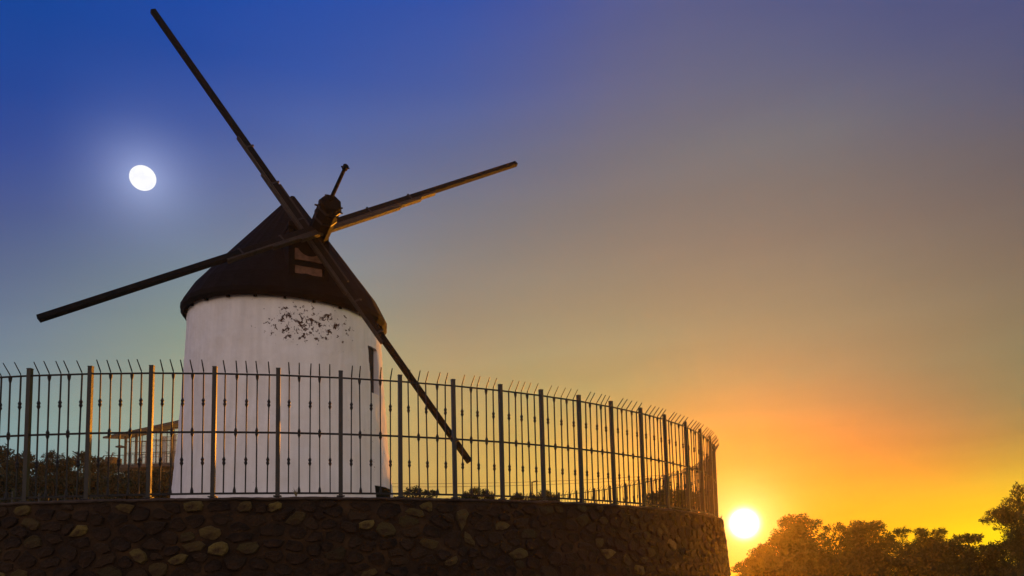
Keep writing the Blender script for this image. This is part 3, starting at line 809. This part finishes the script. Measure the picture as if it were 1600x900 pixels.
R_('tree', 'large open tree with upright leafy twigs at the right edge', 1592, 752, 62, 33, 50, [(-.02, 0, .26, .4), (.45, .12, .5, .6), (-.28, .26, .3, .42), (-.5, .48, .3, .38), (.05, .4, .5, .6), (-.72, .59, .24, .3), (-.3, 1.3, .6, .5), (-.9, 1.6, .22, .22)], lsize=.10, flat=.34, dens=.6, up=.9, mat=M_leaf2, sub=9)
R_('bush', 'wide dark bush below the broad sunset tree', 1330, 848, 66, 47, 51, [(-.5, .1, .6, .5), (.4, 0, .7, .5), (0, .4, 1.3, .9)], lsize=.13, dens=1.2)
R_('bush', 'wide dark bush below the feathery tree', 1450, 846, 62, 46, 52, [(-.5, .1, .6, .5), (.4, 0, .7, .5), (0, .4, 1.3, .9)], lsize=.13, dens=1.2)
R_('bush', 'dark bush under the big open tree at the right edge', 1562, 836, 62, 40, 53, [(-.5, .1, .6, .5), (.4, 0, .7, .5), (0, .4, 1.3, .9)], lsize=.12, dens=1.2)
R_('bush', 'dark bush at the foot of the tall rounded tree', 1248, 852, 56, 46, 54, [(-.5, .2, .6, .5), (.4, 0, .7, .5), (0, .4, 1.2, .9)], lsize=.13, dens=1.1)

# ================================================================== house on the slope
HX, HY, HZ = -47.6, 88.0, 15.0
house = empty('hillside_house', (HX, HY, gz(HX, HY)), 'modern glazed house with slanted roof and balcony left of the mill', 'house')
hb = gz(HX, HY)
def HL(x, y, z): return Vector((x, y, z-hb))
b = MB(); b.box(HL(1.5, 1.6, (hb-1+HZ-.5)/2), (5.6, 3.0, HZ-.5-hb+1)); b.build('wall', M_conc, house)
b = MB(); b.box(HL(.5, .9, HZ-.18), (8.2, 4.2, .36)); b.build('floor_slab', M_dark, house)
b = MB()   # slanted roof, rising to the right
b.add([HL(-3.5, -1.2, HZ+3.05), HL(5.4, -1.2, HZ+4.75), HL(5.4, 3.2, HZ+5.35), HL(-3.5, 3.2, HZ+3.65), HL(-3.5, -1.2, HZ+2.85), HL(5.4, -1.2, HZ+4.40), HL(5.4, 3.2, HZ+5.05), HL(-3.5, 3.2, HZ+3.5)],
      [(0, 1, 2, 3), (7, 6, 5, 4), (0, 4, 5, 1), (1, 5, 6, 2), (2, 6, 7, 3), (3, 7, 4, 0)])
b.build('roof', M_dark, house)
def roofz(x): return HZ+2.85+(x+3.5)/8.9*1.55
for x in (-1.6, -.45, .95, 2.2, 3.5, 4.7):
    for y in (-.2, 2.8):
        b = MB(); w = .2 if x != .95 else .55; zt_ = roofz(x); b.box(HL(x, y, (HZ+zt_)/2), (w, .2, zt_-HZ)); b.build('column', M_conc if x != 4.7 else M_dark, house)
for (x0, x1) in ((-1.5, -.55), (-.35, .67), (1.23, 2.1), (2.3, 3.4), (3.6, 4.6)):
    for y in (-.2, 2.8):
        w = MB(); xm = (x0+x1)/2; zt_ = roofz(x0)-.08
        for zc in (HZ+.05, HZ+1.35, HZ+2.6, zt_-.03): w.box(HL(xm, y, zc), (x1-x0, .06, .07))
        w.box(HL(xm, y, (HZ+zt_)/2), (.06, .05, zt_-HZ-.1))
        wo_ = w.build('window', M_dark, house)
        p = MB(); p.box(HL(xm, y+.04, (HZ+.1+zt_-.1)/2), (x1-x0-.03, .012, zt_-HZ-.22)); p.build('pane', M_glass, wo_)
b = MB()
b.box(HL(.5, -1.0, HZ+1.02), (8.0, .06, .06)); b.box(HL(.5, -1.0, HZ+.1), (8.0, .04, .04))
for k in range(28): b.box(HL(-3.45+k*.294, -1.0, HZ+.55), (.03, .03, .95))
b.build('balcony_railing', M_dark, house)
b = MB(); b.box(HL(-3.2, .4, HZ+.5), (.9, 1.6, .95)); b.build('balcony_side_wall', M_conc, house)
b = MB(); b.tube([(0, 0, 0), (0, 0, 2.0)], [.04, .03], 8); b.tube([(0, 0, 1.98), (0, 0, 2.08), (0, 0, 2.2)], [.5, .45, .08], 14); b.tube([(0, 0, 0), (0, 0, .08)], [.25, .22], 12)
o = b.build('patio_heater', M_dark); o.location = (HX-2.05, HY-.4, HZ); tag(o, 'round topped patio heater standing on the house balcony', 'patio heater')
pr = MB(); rr = random.Random(8)
pr.tube([(0, 0, 0), (0, 0, .5)], [.22, .28], 10)
pot = empty('potted_shrub', (HX-2.9, HY-.7, HZ), 'bare twiggy potted shrub at the left end of the house balcony', 'plant')
pr.build('pot', M_conc, pot)
tw_ = MB()
for k in range(16):
    a = rr.uniform(0, 6.28); l = rr.uniform(.5, 1.1)
    p1 = Vector((math.cos(a)*.25*l, math.sin(a)*.2*l, .5+l*.9)); p2 = p1+Vector((math.cos(a)*.5*l, math.sin(a)*.3*l, rr.uniform(-.1, .35)))
    tw_.tube([(0, 0, .4), p1, p2], [.03, .022, .01], 4)
tw_.build('twigs', M_bark, pot)

# ================================================================== street lamp and cables far behind
lp = empty('street_lamp', ((831-913)/f_px*78, 78, gz(-5, 78)), 'thin far street lamp with one short arm between two terrace bushes', 'street lamp')
zl = ztop(753, 78, 831)-gz(-5, 78)
b = MB(); b.tube([(0, 0, -.2), (0, 0, zl*.6), (0, 0, zl)], [.13, .10, .07], 8); b.build('pole', M_iron, lp)
b = MB(); b.tube([(0, 0, zl-.1), (.1, 0, zl), (.25, 0, zl+.02)], [.06, .05, .04], 6); b.build('arm', M_iron, lp)
b = MB(); b.beam((.12, 0, zl+.0), (.55, 0, zl+.06), .26, .12, ch=.03); b.build('lamp_head', M_iron, lp)
for k, (y0, y1) in enumerate(((744, 742), (749, 747))):
    D0, D1 = 96, 96; x0, x1 = (560-913)/f_px*D0, (1125-913)/f_px*D1; b = MB(); pts = []
    for i in range(25):
        t = i/24; pts.append((x0+(x1-x0)*t, D0+(D1-D0)*t, ztop(y0+(y1-y0)*t, 96, 913)-(0.55*4*t*(1-t))))
    b.tube(pts, [.022]*25, 5); o = b.build('power_cable', M_iron)
    tag(o, ['upper of the two thin power cables crossing the sky behind the fence', 'lower of the two thin power cables crossing the sky behind the fence'][k], 'power cable', 'power cables behind the fence')

# ================================================================== moon
MD = 2500.0; bm2 = bmesh.new(); bmesh.ops.create_icosphere(bm2, subdivisions=5, radius=MD*math.tan(math.radians(.70)))
me = bpy.data.meshes.new('moon'); bm2.to_mesh(me); bm2.free(); me.shade_smooth()
M_moon = bpy.data.materials.new('moon_surface'); M_moon.use_nodes = True; t = M_moon.node_tree; t.nodes.clear()
co = t.nodes.new('ShaderNodeTexCoord'); n = t.nodes.new('ShaderNodeTexNoise'); n.inputs['Scale'].default_value = .055; n.inputs['Detail'].default_value = 3
t.links.new(co.outputs['Object'], n.inputs['Vector'])
mr = t.nodes.new('ShaderNodeValToRGB'); mr.color_ramp.elements[0].position = .35; mr.color_ramp.elements[0].color = (.92, .93, .98, 1); mr.color_ramp.elements[1].position = .6; mr.color_ramp.elements[1].color = (1, 1, 1, 1)
t.links.new(n.outputs[0], mr.inputs[0]); em = t.nodes.new('ShaderNodeEmission'); em.inputs[1].default_value = 1.05; t.links.new(mr.outputs[0], em.inputs[0])
oo = t.nodes.new('ShaderNodeOutputMaterial'); t.links.new(em.outputs[0], oo.inputs[0])
me.materials.append(M_moon); mo = bpy.data.objects.new('moon', me); COL.objects.link(mo); mo.location = Vector((0, 0, EYE))+mdir*MD
tag(mo, 'full white moon glowing in the blue sky left of the mill', 'moon')

# ================================================================== haze
HAZE = 0.0007
b = MB(); b.box((0, 0, 10.75), (232, 232, 23.5)); hz_ = b.build('haze', None); finish(hz_)
m = bpy.data.materials.new('evening_haze'); m.use_nodes = True; t = m.node_tree; t.nodes.clear()
pv = t.nodes.new('ShaderNodeVolumePrincipled'); pv.inputs['Color'].default_value = (.95, .78, .40, 1); pv.inputs['Density'].default_value = HAZE; pv.inputs['Anisotropy'].default_value = .80
oo = t.nodes.new('ShaderNodeOutputMaterial'); t.links.new(pv.outputs[0], oo.inputs['Volume'])
hz_.data.materials.append(m); hz_['kind'] = 'stuff'; hz_.display_type = 'WIRE'
